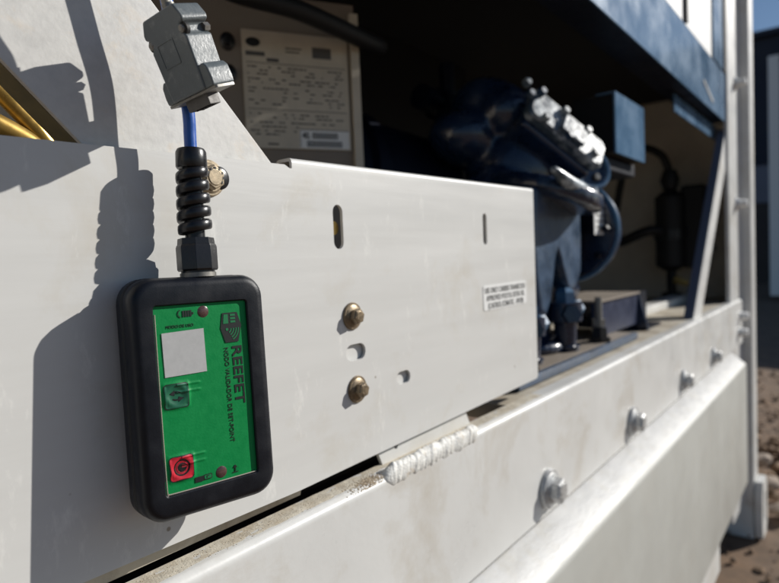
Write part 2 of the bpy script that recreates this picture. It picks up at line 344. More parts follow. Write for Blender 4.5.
# ------------------------------------------------------------------ diagonal braces
def brace(name_label, p0, p1, wid, y, fl, mt_face, mt_fl, side, blt=None):
    """flat strip p0->p1 (xz), with a flange turned back on its lower-left edge"""
    t = thing('diagonal_brace', name_label, 'brace', (p0[0], y, p0[1]))
    d = V((p1[0] - p0[0], 0, p1[1] - p0[1])); L = d.length; d.normalize(); n = V((d.z, 0, -d.x)) * side
    bm = bmesh.new(); q = [V((0, 0, 0)), d * L, d * L + n * wid, n * wid]
    a_loft(bm, [[(a.x, 0, a.z) for a in q], [(a.x, .003, a.z) for a in q]])
    fin('face_strip', bm, mt_face, t, bevel=.0006)
    q = [V((0, 0, 0)), d * L, d * L + n * .003, n * .003]
    bm = bmesh.new(); a_loft(bm, [[(a.x, .0032, a.z) for a in q], [(a.x, fl, a.z) for a in q]])
    fin('flange', bm, mt_fl, t)
    return t
tb = brace('pale galvanised diagonal strip rising to the top left behind the panel', (.2210, -.010), (-.22, .431), .0895, .0045, .020, GALV, FLSHADE, 1)
brace('white diagonal brace leaning against the far corner post', (1.535, -.165), (2.02, .345), .066, .001, .022, WHITE, BRACEF, 1)

# ------------------------------------------------------------------ pipes in the gap below the brace, behind the panel
for pts, r, lab in (([(-.02, .075, .262), (.06, .075, .180), (.1405, .075, .0995), (.164, .075, .0725), (.22, .085, .01), (.28, .10, -.06)], .0052, 'upper golden brass pipe in the gap at the left edge'),
                    ([(-.02, .080, .150), (.06, .078, .115), (.1375, .075, .0830), (.160, .075, .068), (.21, .085, .03), (.27, .10, -.06)], .0062, 'lower, brighter golden brass pipe in the gap at the left edge')):
    bm = bmesh.new(); a_tube(bm, spline(pts), r, 20)
    tag(fin('brass_pipe', bm, BRASS), lab, 'pipe', 'brass pipes behind the panel')

# ------------------------------------------------------------------ frame beam
t = thing('frame_beam', 'long white horizontal beam with a row of bolts below the panel', 'beam')
r = .0065; prof = [(-.015, -.3015)] + [(-.015 + r - r * math.cos(a), -.165 - r + r * math.sin(a)) for a in [math.pi / 2 * i / 8 for i in range(9)]] + [(.0078, -.165), (.0078, -.185), (.002, -.185), (.002, -.170), (-.012, -.170), (-.012, -.3015)]
bm = bmesh.new(); a_prism(bm, prof, 0, -.45, 2.2); fin('beam_sheet', bm, BEAM, t, angle=50)
# floor grime lying on the top of the beam
for i, x in enumerate((-.02, .323, .650, .983, 1.343, 1.674)):
    bolt(t, (x, -.0155, -.272), (0, -1, 0), .0235, .0150, .014, BOLTW, washer_t=.005, ph=.4 + i)
tb_ = thing('weld_tab', 'small white tab under the panel edge joined to the beam by a lumpy weld', 'tab')
bm = plate_bm([(.372, -.1655), (.512, -.1655), (.486, -.118), (.350, -.118)], [circ(.3905, -.1545, .0026, 14)], .0045, .0075); fin('tab_plate', bm, WHITE, tb_)
bm = bmesh.new(); N_ = 420; rings = []
for i in range(N_):
    s = i / (N_ - 1); x = .350 + s * .148; env = min(1, s * 14, (1 - s) * 14) ** .5
    ph = (s * 19 + .45 * noise.noise(V((s * 22, 0, 0)))) % 1
    k0 = env * (1.0 + .06 * math.sin(math.pi * ph) + .10 * noise.noise(V((x * 90, 3, 0)))) + .03
    ring = []
    for j in range(26):
        a = 2 * math.pi * j / 26; k = k0 * (1 + .09 * noise.noise(V((x * 300, math.cos(a) * 3, math.sin(a) * 3))) + .14 * noise.noise(V((x * 110, math.cos(a) * 1.5, 7 + math.sin(a) * 1.5))))
        sl_ = .0022 * math.sin(a) - .0012 * math.cos(a * 2)
        ring.append((x + sl_, -.0108 + math.cos(a) * .0052 * k, -.1680 + math.sin(a) * .0086 * k + .0006 * noise.noise(V((x * 70, 1, 1)))))
    rings.append(ring)
a_loft(bm, rings); fin('weld_bead', bm, WELD, tb_, angle=80)
# grains of grime beside the weld and along the ledge
bm = bmesh.new()
for i in range(2600):
    g1 = i < 900
    x = random.gauss(.337, .010) if g1 else .0 + random.random() ** 1.3 * .62
    y = random.gauss(-.009, .0035) if g1 else random.uniform(-.0075, .004)
    if not g1 and .345 < x < .505: y = random.uniform(-.002, .004)
    y = max(-.0135, y); dy = max(0, -.0085 - y); z = -.1650 - (.0065 - math.sqrt(max(0, .0065 ** 2 - min(dy, .0064) ** 2)))
    rr = random.uniform(.00012, .00055) * (1.15 if g1 else .8)
    q = bmesh.ops.create_icosphere(bm, subdivisions=1, radius=rr)
    for v in q['verts']: v.co = v.co * random.uniform(.7, 1.2) + V((x, y, z))
tag(fin('grime', bm, DIRT, angle=80), 'sandy brown grime on the ledge of the white beam', 'grime', kind='stuff')
def ledge(x, n1): return .0002 + .00025 * noise.noise(V((x * 90, n1, 0)))
bm = bmesh.new(); nx_ = 500; cols = []
for i in range(nx_ + 1):
    x = -.4 + 1.06 * i / nx_; yf = -.0080 + .0028 * noise.noise(V((x * 22, 5, 0))) + .0018 * noise.noise(V((x * 120, 5, 0)))
    if .345 < x < .505: yf = max(yf, -.002)
    yf = max(yf, -.0095)
    cols.append([bm.verts.new((x, yf + (.0076 - yf) * j / 6, -.1651 + (0 if j in (0,) else ledge(x, j * 1.7)) )) for j in range(7)])
for i in range(nx_):
    for j in range(6): bm.faces.new((cols[i][j], cols[i + 1][j], cols[i + 1][j + 1], cols[i][j + 1]))
tag(fin('dust_film', bm, DUST, angle=80), 'thin cream dust film lying along the beam ledge under the panel', 'dust', kind='stuff')
box_ = thing('inner_rail', 'tan rail seen through the gap under the panel', 'rail', (0, 0, 0))
bm = bmesh.new(); a_prism(bm, [(.0095, -.1615), (.0088, -.1590), (.0088, -.140), (.013, -.140), (.013, -.1615)], 0, -.45, .285); fin('rail_lip', bm, FLOOR, box_)
box('gap_shade_strip', (-.45, .66), (.045, .05), (-.164, -.10), NAVYD, box_)  # dark strip added for the shaded void behind the gap

# ------------------------------------------------------------------ lower cover
t = thing('lower_cover', 'big plain white cover sheet below the bolted beam', 'metal panel')
x1 = 1.955
def cov(x, xf):
    return [(x, -.0130, -.3045), (x, -.0150, -.3050), (xf, -.0515, -.3265), (xf, -.0545, -.3295), (xf, -.0558, -.334), (xf, -.0558, -.664), (xf, -.0545, -.669), (xf, -.050, -.671),
            (xf, -.015, -.671), (xf, -.015, -.668), (xf, -.050, -.668), (xf, -.0528, -.664), (xf, -.0528, -.334), (xf, -.0500, -.3295), (x, -.0130, -.3080), (x, -.0110, -.3070)]
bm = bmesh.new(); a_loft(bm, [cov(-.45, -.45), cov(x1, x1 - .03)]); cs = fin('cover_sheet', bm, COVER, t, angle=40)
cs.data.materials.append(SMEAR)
for p in cs.data.polygons:          # the sloping top ledge is wiped and scuffed, the face below is coloured greyer for its shade
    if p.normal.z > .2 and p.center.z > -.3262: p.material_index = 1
bm = bmesh.new(); a_prism(bm, [(-.044, -.673), (-.044, -.76), (-.040, -.76), (-.040, -.676), (-.0, -.676), (0, -.673)], 0, -.45, 1.55); fin('bottom_lip', bm, WHITE, t)

# ------------------------------------------------------------------ corner post
t = thing('corner_post', 'tall white corner post with a grey groove and small bolts, standing on the ground', 'post', (2.2, 0, -.95))
bm = bmesh.new()
pr = [(2.005, -.003), (2.006, -.006), (2.012, -.008), (2.185, -.008), (2.192, -.010), (2.197, -.014), (2.197, -.034), (2.199, -.037), (2.204, -.039), (2.280, -.039), (2.286, -.035), (2.286, .028), (2.22, .028), (2.22, .004), (2.005, .004)]
a_prism(bm, [(a - 2.2, b) for a, b in pr], 2, .12, 3.6); fin('post_section', bm, WHITE, t, angle=30, bevel=.0)
bm = plate_bm([(.0, .01), (.085, .0), (.115, .05), (.115, .15), (.09, .19), (.01, .19), (-.01, .15), (-.01, .05)], [obround(.052, .10, .04, .10)], -.062, -.041); fin('foot_casting', bm, WHITE, t, bevel=.004)
box('foot_block', (.0, .08), (-.038, .07), (.0, .12), WHITE, t, bevel=.006)
for z in (.495, .131, -.215, -.262): bolt(t, (-.075 if z > -.25 else -.10, -.0085, z + .95), (0, -1, 0), .020, .013, .026, STICKER, washer_t=.004)

# ------------------------------------------------------------------ blue header and what is above it
t = thing('header_panel', 'glossy dark blue sheet band above the open machinery bay', 'metal panel')
box('header_sheet', (.15, 2.003), (0, .003), (.362, .499), NAVYH, t, bevel=.001)
bm = bmesh.new(); a_prism(bm, [(.0035, .3625), (.0035, .3655), (.06, .3655), (.06, .3625)], 0, .15, 2.0); fin('return_flange', bm, NAVYD, t)
box('lower_lip', (1.52, 2.15), (.030, .033), (.318, .358), NAVYH, t)
bm = bmesh.new(); a_prism(bm, [(1.69, .414), (1.81, .382), (1.81, .388), (1.69, .420)], 1, -.002, -.0004); fin('sunlit_sliver', bm, WHITE, t)  # white strip painting a sliver of sunlight on the band
t = thing('upper_door', 'white door panel in a blue frame above the blue band', 'door')
box('door_leaf', (.3, 1.83), (.004, .03), (.506, 1.6), STICKER, t, bevel=.001); box('frame', (1.84, 1.985), (.0, .03), (.506, 1.6), NAVYH, t); box('seal', (1.988, 2.003), (-.004, .03), (.502, 1.6), BLACK, t)
box('door_trim', (1.50, 1.515), (-.004, .0035), (.506, 1.59), BLACK, t)

# ------------------------------------------------------------------ data plate at the back left
px_dir = V((.864, -.503, 0)).normalized()
mw = M4(px_dir, (0, 0, 1), (.585, .30, .235))
t = thing('data_plate', 'dim metal data plate with rows of small print behind the connector', 'data plate', mw=mw)
Wd, Hd = .098, .083
def lbox(bm, x, y, z0, z1): a_box(bm, x, y, (z0, z1))
t.scale = (.74, .93, 1)
bm = bmesh.new(); lbox(bm, (-Wd, Wd), (-Hd, Hd), 0, .0015); fin('plate', bm, PLATEM, t)
bm = bmesh.new(); lbox(bm, (-.30, .115), (-.30, .135), -.006, -.001); fin('mounting_panel', bm, TAN, t)
bm = bmesh.new(); lbox(bm, (.104, .120), (-.30, .120), -.02, .006); fin('edge_post', bm, PLATEM, t)
bm = bmesh.new(); rr_ = random.Random(3)
def dash(x, y, w_, h): lbox(bm, (x, x + w_), (y, y + h), .0016, .0019)
for y in (.031, .026, .021, .014, .009, .001, -.004, -.011, -.016, -.021, -.035, -.040, -.047, -.053, -.059, -.064):
    x = -.090
    while x < .085:
        l = rr_.uniform(.002, .011)
        if rr_.random() < .62 and not (x > -.004 and y < -.05): dash(x, y, min(l, .088 - x), .0019)
        x += l + rr_.choice((.0015, .0015, .002, .012))
dash(-.092, .047, .034, .006); dash(-.055, .040, .022, .005); dash(.030, .050, .036, .016); dash(-.02, .060, .03, .002); dash(-.02, .055, .026, .002)
dash(-.092, .037, .184, .0009); dash(-.092, -.028, .184, .0009)
dash(0, -.055, .094, .001); dash(0, -.08, .001, .026); dash(-.06, -.078, .02, .0025)
fin('printed_rows', bm, PRINT, t)
bm = bmesh.new(); lbox(bm, (-.001, .095), (-.081, -.055), .00155, .0017); fin('number_sticker', bm, STICKER, t)
text('serial_number', '40. 00000000', .0125, INK, t, M4((1, 0, 0), (0, 1, 0), (.004, -.067, .0017)), bold=.0004)
text('serial_number', '00000000000', .0125, INK, t, M4((1, 0, 0), (0, 1, 0), (.012, -.079, .0017)), bold=.0004)
bm = bmesh.new(); a_loft(bm, [[(-.078 + .013 * math.cos(a), .066 + .0065 * math.sin(a), z) for a in [2 * math.pi * i / 24 for i in range(24)]] for z in (.0016, .0019)]); fin('oval_badge', bm, INK, t)
for y in (.064, .020): bolt(t, (-.122, y, -.0008), (0, 0, 1), .013, .008, .006, BLACKPL)
bm = bmesh.new(); a_tube(bm, spline([(.25, .20, .36), (.36, .25, .335), (.44, .26, .315), (.536, .24, .312), (.671, .24, .308), (.73, .27, .325), (.78, .34, .36), (.80, .42, .42)]), .012, 14)
tag(fin('black_hose', bm, BLACK), 'thick black hose sagging above the data plate', 'hose')

# ------------------------------------------------------------------ compressor and its base
t = thing('base_plate', 'blue steel base plate edge on the dirty floor right of the panel', 'base plate', (0, 0, 0))
bm = bmesh.new(); a_box(bm, (.66, 1.16), (.022, .42), (-.164, -.152)); fin('plate', bm, CAST, t, bevel=.001)
bm = bmesh.new(); a_box(bm, (.665, 1.15), (.030, .41), (-.1518, -.1508)); fin('grime_layer', bm, TAN, t)
t = thing('compressor', 'glossy navy blue compressor with worn cylinder head in the open bay', 'compressor')
# crankcase with its end bell
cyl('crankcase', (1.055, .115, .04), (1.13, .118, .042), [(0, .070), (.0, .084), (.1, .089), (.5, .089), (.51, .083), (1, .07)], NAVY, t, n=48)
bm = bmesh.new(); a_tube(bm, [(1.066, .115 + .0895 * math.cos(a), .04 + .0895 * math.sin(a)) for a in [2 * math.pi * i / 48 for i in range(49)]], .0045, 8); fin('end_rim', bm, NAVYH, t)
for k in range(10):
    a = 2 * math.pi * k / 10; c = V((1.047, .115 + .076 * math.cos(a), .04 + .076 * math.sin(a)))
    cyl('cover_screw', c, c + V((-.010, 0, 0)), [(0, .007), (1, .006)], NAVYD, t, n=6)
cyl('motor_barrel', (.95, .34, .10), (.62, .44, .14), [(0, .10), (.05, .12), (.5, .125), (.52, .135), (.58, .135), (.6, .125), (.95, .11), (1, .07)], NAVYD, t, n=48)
for c, d_, r_ in (((.88, .30, .285), (1.05, .30, .27), .022), ((.90, .27, .245), (1.02, .26, .25), .016), ((.97, .30, .27), (.97, .30, .36), .014)):
    cyl('pipe_stub', c, d_, [(0, r_), (.3, r_), (.3, r_ * 1.3), (.45, r_ * 1.3), (.45, r_), (1, r_)], NAVYD, t, n=20)
# one fused casting: several rounded masses melted together
bm = bmesh.new()
def blob(c, r_, rot=None):
    q = bmesh.ops.create_icosphere(bm, subdivisions=4, radius=1)
    for v in q['verts']:
        p = V((v.co.x * r_[0], v.co.y * r_[1], v.co.z * r_[2]))
        if rot: p = rot @ p
        v.co = p + V(c)
RY = Matrix.Rotation(math.radians(38), 3, 'Y')
blob((.985, .20, .205), (.13, .085, .075), RY); blob((.99, .17, .14), (.12, .085, .10)); blob((1.04, .12, .135), (.07, .055, .055), RY)
blob((.93, .165, .235), (.06, .05, .05)); blob((.90, .22, .20), (.08, .06, .05)); blob((1.0, .17, .03), (.10, .09, .10)); blob((.90, .17, .05), (.075, .085, .10))
a_cyl(bm, (1.06, .115, .04), (1.13, .12, .042), [(0, .085), (.2, .088), (1, .080)], 48)
a_cyl(bm, (.895, .085, .080), (.900, .078, .108), [(0, .075), (.3, .088), (1, .084)], 40)
a_cyl(bm, (1.005, .050, .138), (1.04, .11, .12), [(0, .036), (.3, .036), (1, .045)], 36)
blob((.885, .20, -.06), (.06, .07, .10)); a_box(bm, (.83, .97), (.11, .19), (-.12, .07)); a_cyl(bm, (.885, .13, -.150), (.885, .13, .02), [(0, .075), (.08, .075), (.12, .05), (1, .06)], 32)
for k in range(3): a_cyl(bm, (.93 + .05 * k, .10 + .01 * k, .235 - .035 * k), (.93 + .05 * k, .17, .20 - .035 * k), [(0, .018), (1, .03)], 16)
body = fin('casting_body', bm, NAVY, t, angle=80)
md = body.modifiers.new('fuse', 'REMESH'); md.mode = 'VOXEL'; md.voxel_size = .0045; md.use_smooth_shade = True
md = body.modifiers.new('soften', 'SMOOTH'); md.factor = .5; md.iterations = 5
# front skirt: a broad shell with an arched opening between two feet
mo = [(.800, .098), (.790, .03), (.795, -.03), (.806, -.085), (.820, -.092), (.836, -.070), (.848, -.032), (.856, -.006), (.866, .008), (.878, -.008), (.888, -.030), (.905, -.052), (.925, -.060), (.958, -.050), (.985, -.03), (.992, .03), (.990, .098)]
bm = bmesh.new(); cxm = .89; rings = []
for y, k in ((.130, 1), (.085, 1), (.065, .99), (.056, .95), (.052, .90)):
    rings.append([(cxm + (a - cxm) * k, y + .09 * ((a - cxm) ** 2) * 8, b_ * (1 if k == 1 else 1 - (1 - k) * .5)) for a, b_ in mo])
a_loft(bm, rings); fin('front_skirt', bm, CAST, t, angle=60, bevel=.004, seg=3)
bm = bmesh.new(); a_tube(bm, spline([(.800, .030, .118), (.840, .022, .100), (.890, .020, .090), (.950, .030, .091), (1.005, .045, .106), (1.03, .06, .122)]), lambda s_: .003 + .0095 * math.sin(math.pi * min(1, s_ * 1.15 + .02)) ** .7 if s_ < .8 else .0075 * (1.15 - s_) / .35, 12); fin('flange_lip', bm, WORN, t)
# cylinder head, tilted to face outward and a little up
nrm = V((-.33, -.88, .31)).normalized(); ax = V((.50, .05, -.42)); ax = (ax - nrm * ax.dot(nrm)).normalized(); sd = nrm.cross(ax)
hc = V((.945, .065, .195)); mh = Matrix((ax, sd, nrm)).transposed().to_4x4(); mh.translation = hc
def local(bm, mtx): bmesh.ops.transform(bm, matrix=mtx, verts=bm.verts)
bm = bmesh.new(); a_box(bm, (-.075, .070), (-.040, .045), (-.09, -.008)); local(bm, mh); fin('cylinder_block', bm, NAVY, t, bevel=.008, seg=3)
bm = bmesh.new(); a_loft(bm, [[(x * 1.0, y, z) for x, y in rrect(-.080 + i_, .078 - i_, -.028 + i_, .030 - i_, .012)] for z, i_ in ((-.008, 0), (.004, 0), (.008, .004))]); local(bm, mh); fin('cylinder_head', bm, WORN, t, angle=30)
for k, (x, y) in enumerate(((-.07, .022), (-.05, -.02), (-.02, .022), (.0, -.018), (.03, .02), (.055, -.012), (-.088, .0), (-.10, .016))):
    c = mh @ V((x, y, .006)); h = cyl('head_bolt', c, c + nrm * .011, [(0, .0070), (.8, .0070), (1, .0055)], WORN if k % 3 else CAST, t, n=6)
bm = bmesh.new(); a_box(bm, (-.02, .03), (-.020, .012), (.008, .016)); local(bm, mh); fin('head_pad', bm, WORN, t, bevel=.003)
# discharge port, round, bolted
c0 = V((1.005, .050, .140)); dn = V((-.55, -.80, .22)).normalized()
cyl('discharge_port', c0 - dn * .05, c0, [(0, .03), (.5, .032), (.55, .040), (1, .039), (1, .024), (.7, .018), (.7, .001)], NAVY, t, n=36)
bm = bmesh.new(); u, v, d = frame_of(dn)
a_tube(bm, [c0 + dn * .001 + (u * math.cos(a) + v * math.sin(a)) * .034 for a in [2 * math.pi * i / 28 for i in range(29)]], .0045, 8); fin('port_rim', bm, NAVYH, t)
for k in range(4):
    a = k * math.pi / 2 + .5; c = c0 + (u * math.cos(a) + v * math.sin(a)) * .018 - dn * .004
    cyl('port_bolt', c, c + dn * .010, [(0, .007), (.8, .007), (1, .005)], STEEL, t, n=6)
# electrical terminal box
tbx = box('terminal_box', (1.118, 1.298), (.0445, .12), (.180, .284), BLACKIN, t, bevel=.003)  # body coloured near-black for the shade beside the front cover
box('front_cover', (1.115, 1.30), (.040, .0435), (.178, .287), NAVYH, tbx); box('top_cover', (1.115, 1.30), (.044, .075), (.2845, .287), NAVYH, tbx)
bolt(tbx, (1.20, .075, .2872), (0, 0, 1), .010, .006, .006, STEEL)
box('box_bracket', (1.08, 1.30), (.06, .17), (.150, .176), NAVYD, t, bevel=.004)
mp_ = box('maker_plate', (1.012, 1.064), (.0470, .0485), (.030, .090), STICKER, t)
box('plate_bracket', (1.020, 1.056), (.0487, .080), (.035, .085), NAVYD, t)
bm = bmesh.new()
for z in (.042, .052, .062, .074): a_box(bm, (1.020, 1.056), (.0462, .0468), (z, z + .003))
fin('plate_print', bm, GREYINK, mp_)
cyl('suction_neck', (.90, .10, -.03), (1.02, .12, -.06), [(0, .03), (.9, .04), (1, .04)], NAVY, t)
# service valves by the manifold foot
def valve(x, y, s, lab):
    v = thing('service_valve', lab, 'valve', (x, y, -.1505), 'service valves in front of the compressor')
    cyl('valve_body', (0, 0, 0), (0, 0, .075 * s), [(0, .020 * s), (.1, .022 * s), (.12, .016 * s), (.6, .018 * s), (.62, .026 * s), (1, .026 * s)], NAVY, v, n=24)
    cyl('valve_cap', (0, 0, .075 * s), (0, 0, .098 * s), [(0, .016 * s), (.7, .016 * s), (1, .010 * s)], NAVYH, v, n=6)
    cyl('side_port', (0, 0, .055 * s), (-.034 * s, -.026 * s, .060 * s), [(0, .010 * s), (.6, .010 * s), (.6, .014 * s), (1, .014 * s)], NAVY, v, n=6)
    cyl('side_port', (0, 0, .06 * s), (.045 * s, .0, .062 * s), [(0, .010 * s), (.5, .010 * s), (.5, .016 * s), (1, .016 * s)], NAVYH, v, n=6)
valve(.775, .060, .85, 'navy valve with hex cap nearest the panel edge'); valve(.905, .060, 1.0, 'larger navy valve below the forked blue casting')
for x, y, lab in ((.716, .040, 'dark foot bolt close to the panel edge on the blue plate'), (1.015, .045, 'dark foot bolt with tall stud beside the navy bracket')):
    v = thing('foot_bolt', lab, 'bolt', (x, y, -.1505), 'foot bolts on the base plate')
    cyl('nut', (0, 0, 0), (0, 0, .024), [(0, .019), (.3, .019), (.3, .014), (1, .013)], BLACKPL, v, n=6); cyl('stud', (0, 0, .024), (0, 0, .075), .006, STEEL, v, n=12); cyl('lock_nut', (0, 0, .026), (0, 0, .038), .011, STEEL, v, n=6)
t = thing('mounting_bracket', 'navy folded steel bracket standing on the floor right of the valves', 'bracket')
box('top', (1.04, 1.30), (.055, .17), (-.088, -.084), TAN, t); box('web', (1.04, 1.30), (.060, .066), (-.150, -.089), NAVYW, t)
bm = bmesh.new(); a_prism(bm, [(.040, -.165), (.19, -.165), (.19, -.083), (.060, -.083)], 0, 1.301, 1.307); fin('end_gusset', bm, NAVY, t)
box('outer_web', (1.307, 1.42), (.075, .081), (-.167, -.089), NAVYD, t)
box('foot', (1.30, 1.42), (.045, .12), (-.1655, -.160), NAVYD, t)

# ------------------------------------------------------------------ fittings on the far side wall
t = thing('filter_drier', 'black upright filter and fittings in the dim right of the bay', 'filter', (2.08, .17, -.168))
cyl('canister', (0, 0, .10), (0, 0, .36), [(0, .02), (.06, .045), (.9, .045), (1, .015)], BLACK, t)
cyl('cap', (0, 0, .36), (0, 0, .42), [(0, .022), (.5, .03), (1, .02)], BLACK, t, n=8)
bm = bmesh.new(); a_tube(bm, spline([(0, 0, .41), (-.02, .02, .47), (-.02, .09, .50), (.0, .14, .44), (.0, .17, .30)]), .012, 12); fin('hose', bm, BLACK, t)
bm = bmesh.new(); a_tube(bm, spline([(0, 0, .22), (-.06, .05, .23), (-.05, .14, .20), (.02, .22, .2)]), .016, 12); fin('hose', bm, BLACK, t)
cyl('stem', (0, 0, .0), (0, 0, .10), [(0, .03), (.3, .03), (.3, .014), (1, .014)], BLACK, t)
cyl('brass_fitting', (-.05, -.06, .06), (-.05, -.02, .075), [(0, .009), (.5, .012), (1, .012)], BRASS, t, n=6)
cyl('clamp', (0, 0, .2), (0, 0, .23), .05, BLACKPL, t)
t = thing('wall_valve_block', 'black block with small shiny screws beside the white brace', 'valve block', (2.13, .09, .0))
box('block', (-.05, .05), (-.02, .05), (-.06, .20), BLACK, t, bevel=.01)
for z in (.0, .045): cyl('cap', (-.03, -.022, z), (-.045, -.045, z), [(0, .012), (1, .009)], STEEL, t, n=8)
tag(box('floor_channel', (1.55, 2.1), (.12, .17), (-.1665, -.145), WHITE, bevel=.004), 'dusty white channel lying on the far bay floor', 'channel')

# ------------------------------------------------------------------ the hanging device
EX = V((.9807, -.1949, -.0173)); EY = V((.1951, .9807, .0118)); EZ = V((.0147, -.0150, .9998))
mw = Matrix((EX, EY, EZ)).transposed().to_4x4(); mw.translation = V((.1614, -.0285, -.0173))
piv = V((.188, -.0334, -.062)); tilt = Matrix.Translation(piv) @ Matrix.Rotation(math.radians(-3.4), 4, 'X') @ Matrix.Translation(-piv); mw = tilt @ mw
dev = thing('handheld_module', 'black rubber-cased electronic module with green face hanging by its cable', 'electronic device', mw=mw)
X0, X1, Z0, Z1 = -.0116, .0615, -.1078, .0143
def ring(ins, y, r): return [(a, y, b) for a, b in rrect(X0 + ins, X1 - ins, Z0 + ins, Z1 - ins, max(.0008, r - ins), 8)]
def wring(y, g=0): return [(a, y, b) for a, b in rrect(-.0002 - g, .0502 + g, -.0946 - g, .0002 + g, .0016 + g, 8)]
r0 = .0125
bm = bmesh.new()
a_loft(bm, [wring(.0024), wring(.0003), wring(-.0003, .0006), ring(.0050, -.0006, r0), ring(.0030, -.0002, r0), ring(.0012, .0012, r0), ring(.0002, .0034, r0), ring(0, .0055, r0), ring(.0, .0098, r0), ring(.0010, .0104, r0), ring(.0010, .0112, r0)], cap=False)
fin('front_bezel', bm, RUBBER, dev, angle=28)
bm = bmesh.new()
a_loft(bm, [ring(.0012, .0108, r0), ring(.0004, .0116, r0), ring(-.0004, .0126, r0), ring(-.0004, .0186, r0), ring(.001, .0205, r0), ring(.004, .0214, r0)]); fin('back_shell', bm, RUBBER, dev, angle=28)
# overlay: green sheet with embossed leads, slightly below the bezel
bm = bmesh.new(); nx, nz = 110, 200; YG = .0014
def emboss(x, z):
    h = 0
    for (bx, bz) in ((.0088, -.0455), (.0088, -.0822)):
        dx = abs(x - bx) - .0056; dz = abs(z - bz) - .0056; dd = math.hypot(max(dx, 0), max(dz, 0)) if max(dx, dz) > 0 else max(dx, dz)
        h += .00035 * math.exp(-((dd - .0005) / .0009) ** 2)
        rr = math.hypot(x - bx, z - bz); h += .00055 * math.exp(-((rr - .0052) / .0016) ** 2)
        for q in (.0014, .0050):
            zz = bz + q + .0001
            if x > bx: 
                f = min(1, max(0, (bx + .0135 - x) / .0015)); h += .00045 * f * math.exp(-((z - zz) / .0005) ** 2)
        if x < bx - .004: h += .0003 * math.exp(-((z - bz + .002) / .002) ** 2)
    h += .00012 * noise.noise(V((x * 70, z * 70, 4)))
    return h
gv = [[bm.verts.new((.0502 * i / nx, YG - emboss(.0502 * i / nx, -.0946 * j / nz), -.0946 * j / nz)) for j in range(nz + 1)] for i in range(nx + 1)]
for i in range(nx):
    for j in range(nz): bm.faces.new((gv[i][j], gv[i + 1][j], gv[i + 1][j + 1], gv[i][j + 1]))
ov = fin('green_overlay', bm, GREEN, dev, angle=60, recalc=False)
# pale bead painting sunlight on the window's inner walls, left and bottom
bm = bmesh.new(); a_tube(bm, spline([(.0005, YG - .0005, -.004), (.0004, YG - .0005, -.05), (.0006, YG - .0005, -.091), (.0012, YG - .0005, -.0936), (.0035, YG - .0005, -.0941), (.025, YG - .0005, -.0942), (.0495, YG - .0005, -.0941)], 6), .00035, 6)
fin('sunlit_edge_bead', bm, EDGE, dev)
def flat(name, polys, mt, parent, y=YG - .0006, th=.00012, holes=()):
    bm = plate_bm(polys[0], list(holes) if not isinstance(holes, tuple) else [], y - th, y)
    for q in polys[1:]:
        b2 = plate_bm(q, [], y - th, y); me = bpy.data.meshes.new('t'); b2.to_mesh(me); b2.free(); bm.from_mesh(me); bpy.data.meshes.remove(me)
    return fin(name, bm, mt, parent)
# white square sticker (its machine-readable print is left out)
flat('white_square_sticker', [[(.0034, -.0136), (.0254, -.0129), (.0257, -.0355), (.0037, -.0358)]], QSTK, dev, YG - .00017)
def conform(o, extra):
    for v in o.data.vertices: v.co.y = YG - emboss(v.co.x, v.co.z) - extra - (.00006 if v.co.y < YG - .0006 else 0)
def grid_patch(name, cx, cz, hw, mt, extra, rr=.0018):
    bm = bmesh.new(); n = 40; P_ = {}
    for i in range(n + 1):
        for j in range(n + 1):
            x = cx - hw + 2 * hw * i / n; z = cz - hw + 2 * hw * j / n
            dx = max(abs(x - cx) - (hw - rr), 0); dz = max(abs(z - cz) - (hw - rr), 0); q = math.hypot(dx, dz)
            if q > rr and q > 0:
                x = cx + math.copysign(hw - rr + dx * rr / q, x - cx); z = cz + math.copysign(hw - rr + dz * rr / q, z - cz)
            P_[i, j] = bm.verts.new((x, YG - emboss(x, z) - extra, z))
    for i in range(n):
        for j in range(n): bm.faces.new((P_[i, j], P_[i, j + 1], P_[i + 1, j + 1], P_[i + 1, j]))
    bmesh.ops.remove_doubles(bm, verts=bm.verts, dist=1e-7)
    o = fin(name, bm, mt, dev, angle=80, recalc=False); return o
grid_patch('button_outline', .0087, -.0457, .0064, INK, .00006); gb = grid_patch('refresh_button', .0087, -.0457, .0060, BTNG, .00012)
grid_patch('button_outline', .0087, -.0822, .0063, INK, .00006); rb = grid_patch('power_button', .0087, -.0822, .0059, BTNR, .00012)
def dense(o, cuts=1):
    bm = bmesh.new(); bm.from_mesh(o.data); bmesh.ops.triangulate(bm, faces=bm.faces)
    for _ in range(cuts): bmesh.ops.subdivide_edges(bm, edges=[e for e in bm.edges if e.calc_length() > .0006], cuts=1)
    bm.to_mesh(o.data); bm.free()
def inkmark(name, polys, mt, extra=.00016):
    o = flat(name, polys, mt, dev); dense(o, 2); conform(o, extra); return o
def arc_band(cx, cz, r0_, r1_, a0, a1, n=14): return circ(cx, cz, r1_, n, a0, a1) + circ(cx, cz, r0_, n, a0, a1)[::-1]
bx, bz = .0087, -.0457
inkmark('refresh_arrows', [arc_band(bx, bz - .0014, .0030, .0038, 55, 125), [(bx - .0038, bz + .0012), (bx - .0008, bz + .0030), (bx - .0010, bz + .0002)],
                           arc_band(bx, bz + .0014, .0030, .0038, 235, 305), [(bx + .0038, bz - .0014), (bx + .0008, bz - .0032), (bx + .0010, bz - .0004)]], INK)
bx, bz = .0089, -.0820
inkmark('power_ring', [arc_band(bx, bz, .0034, .0042, 0, 359.5, 40)], INK)
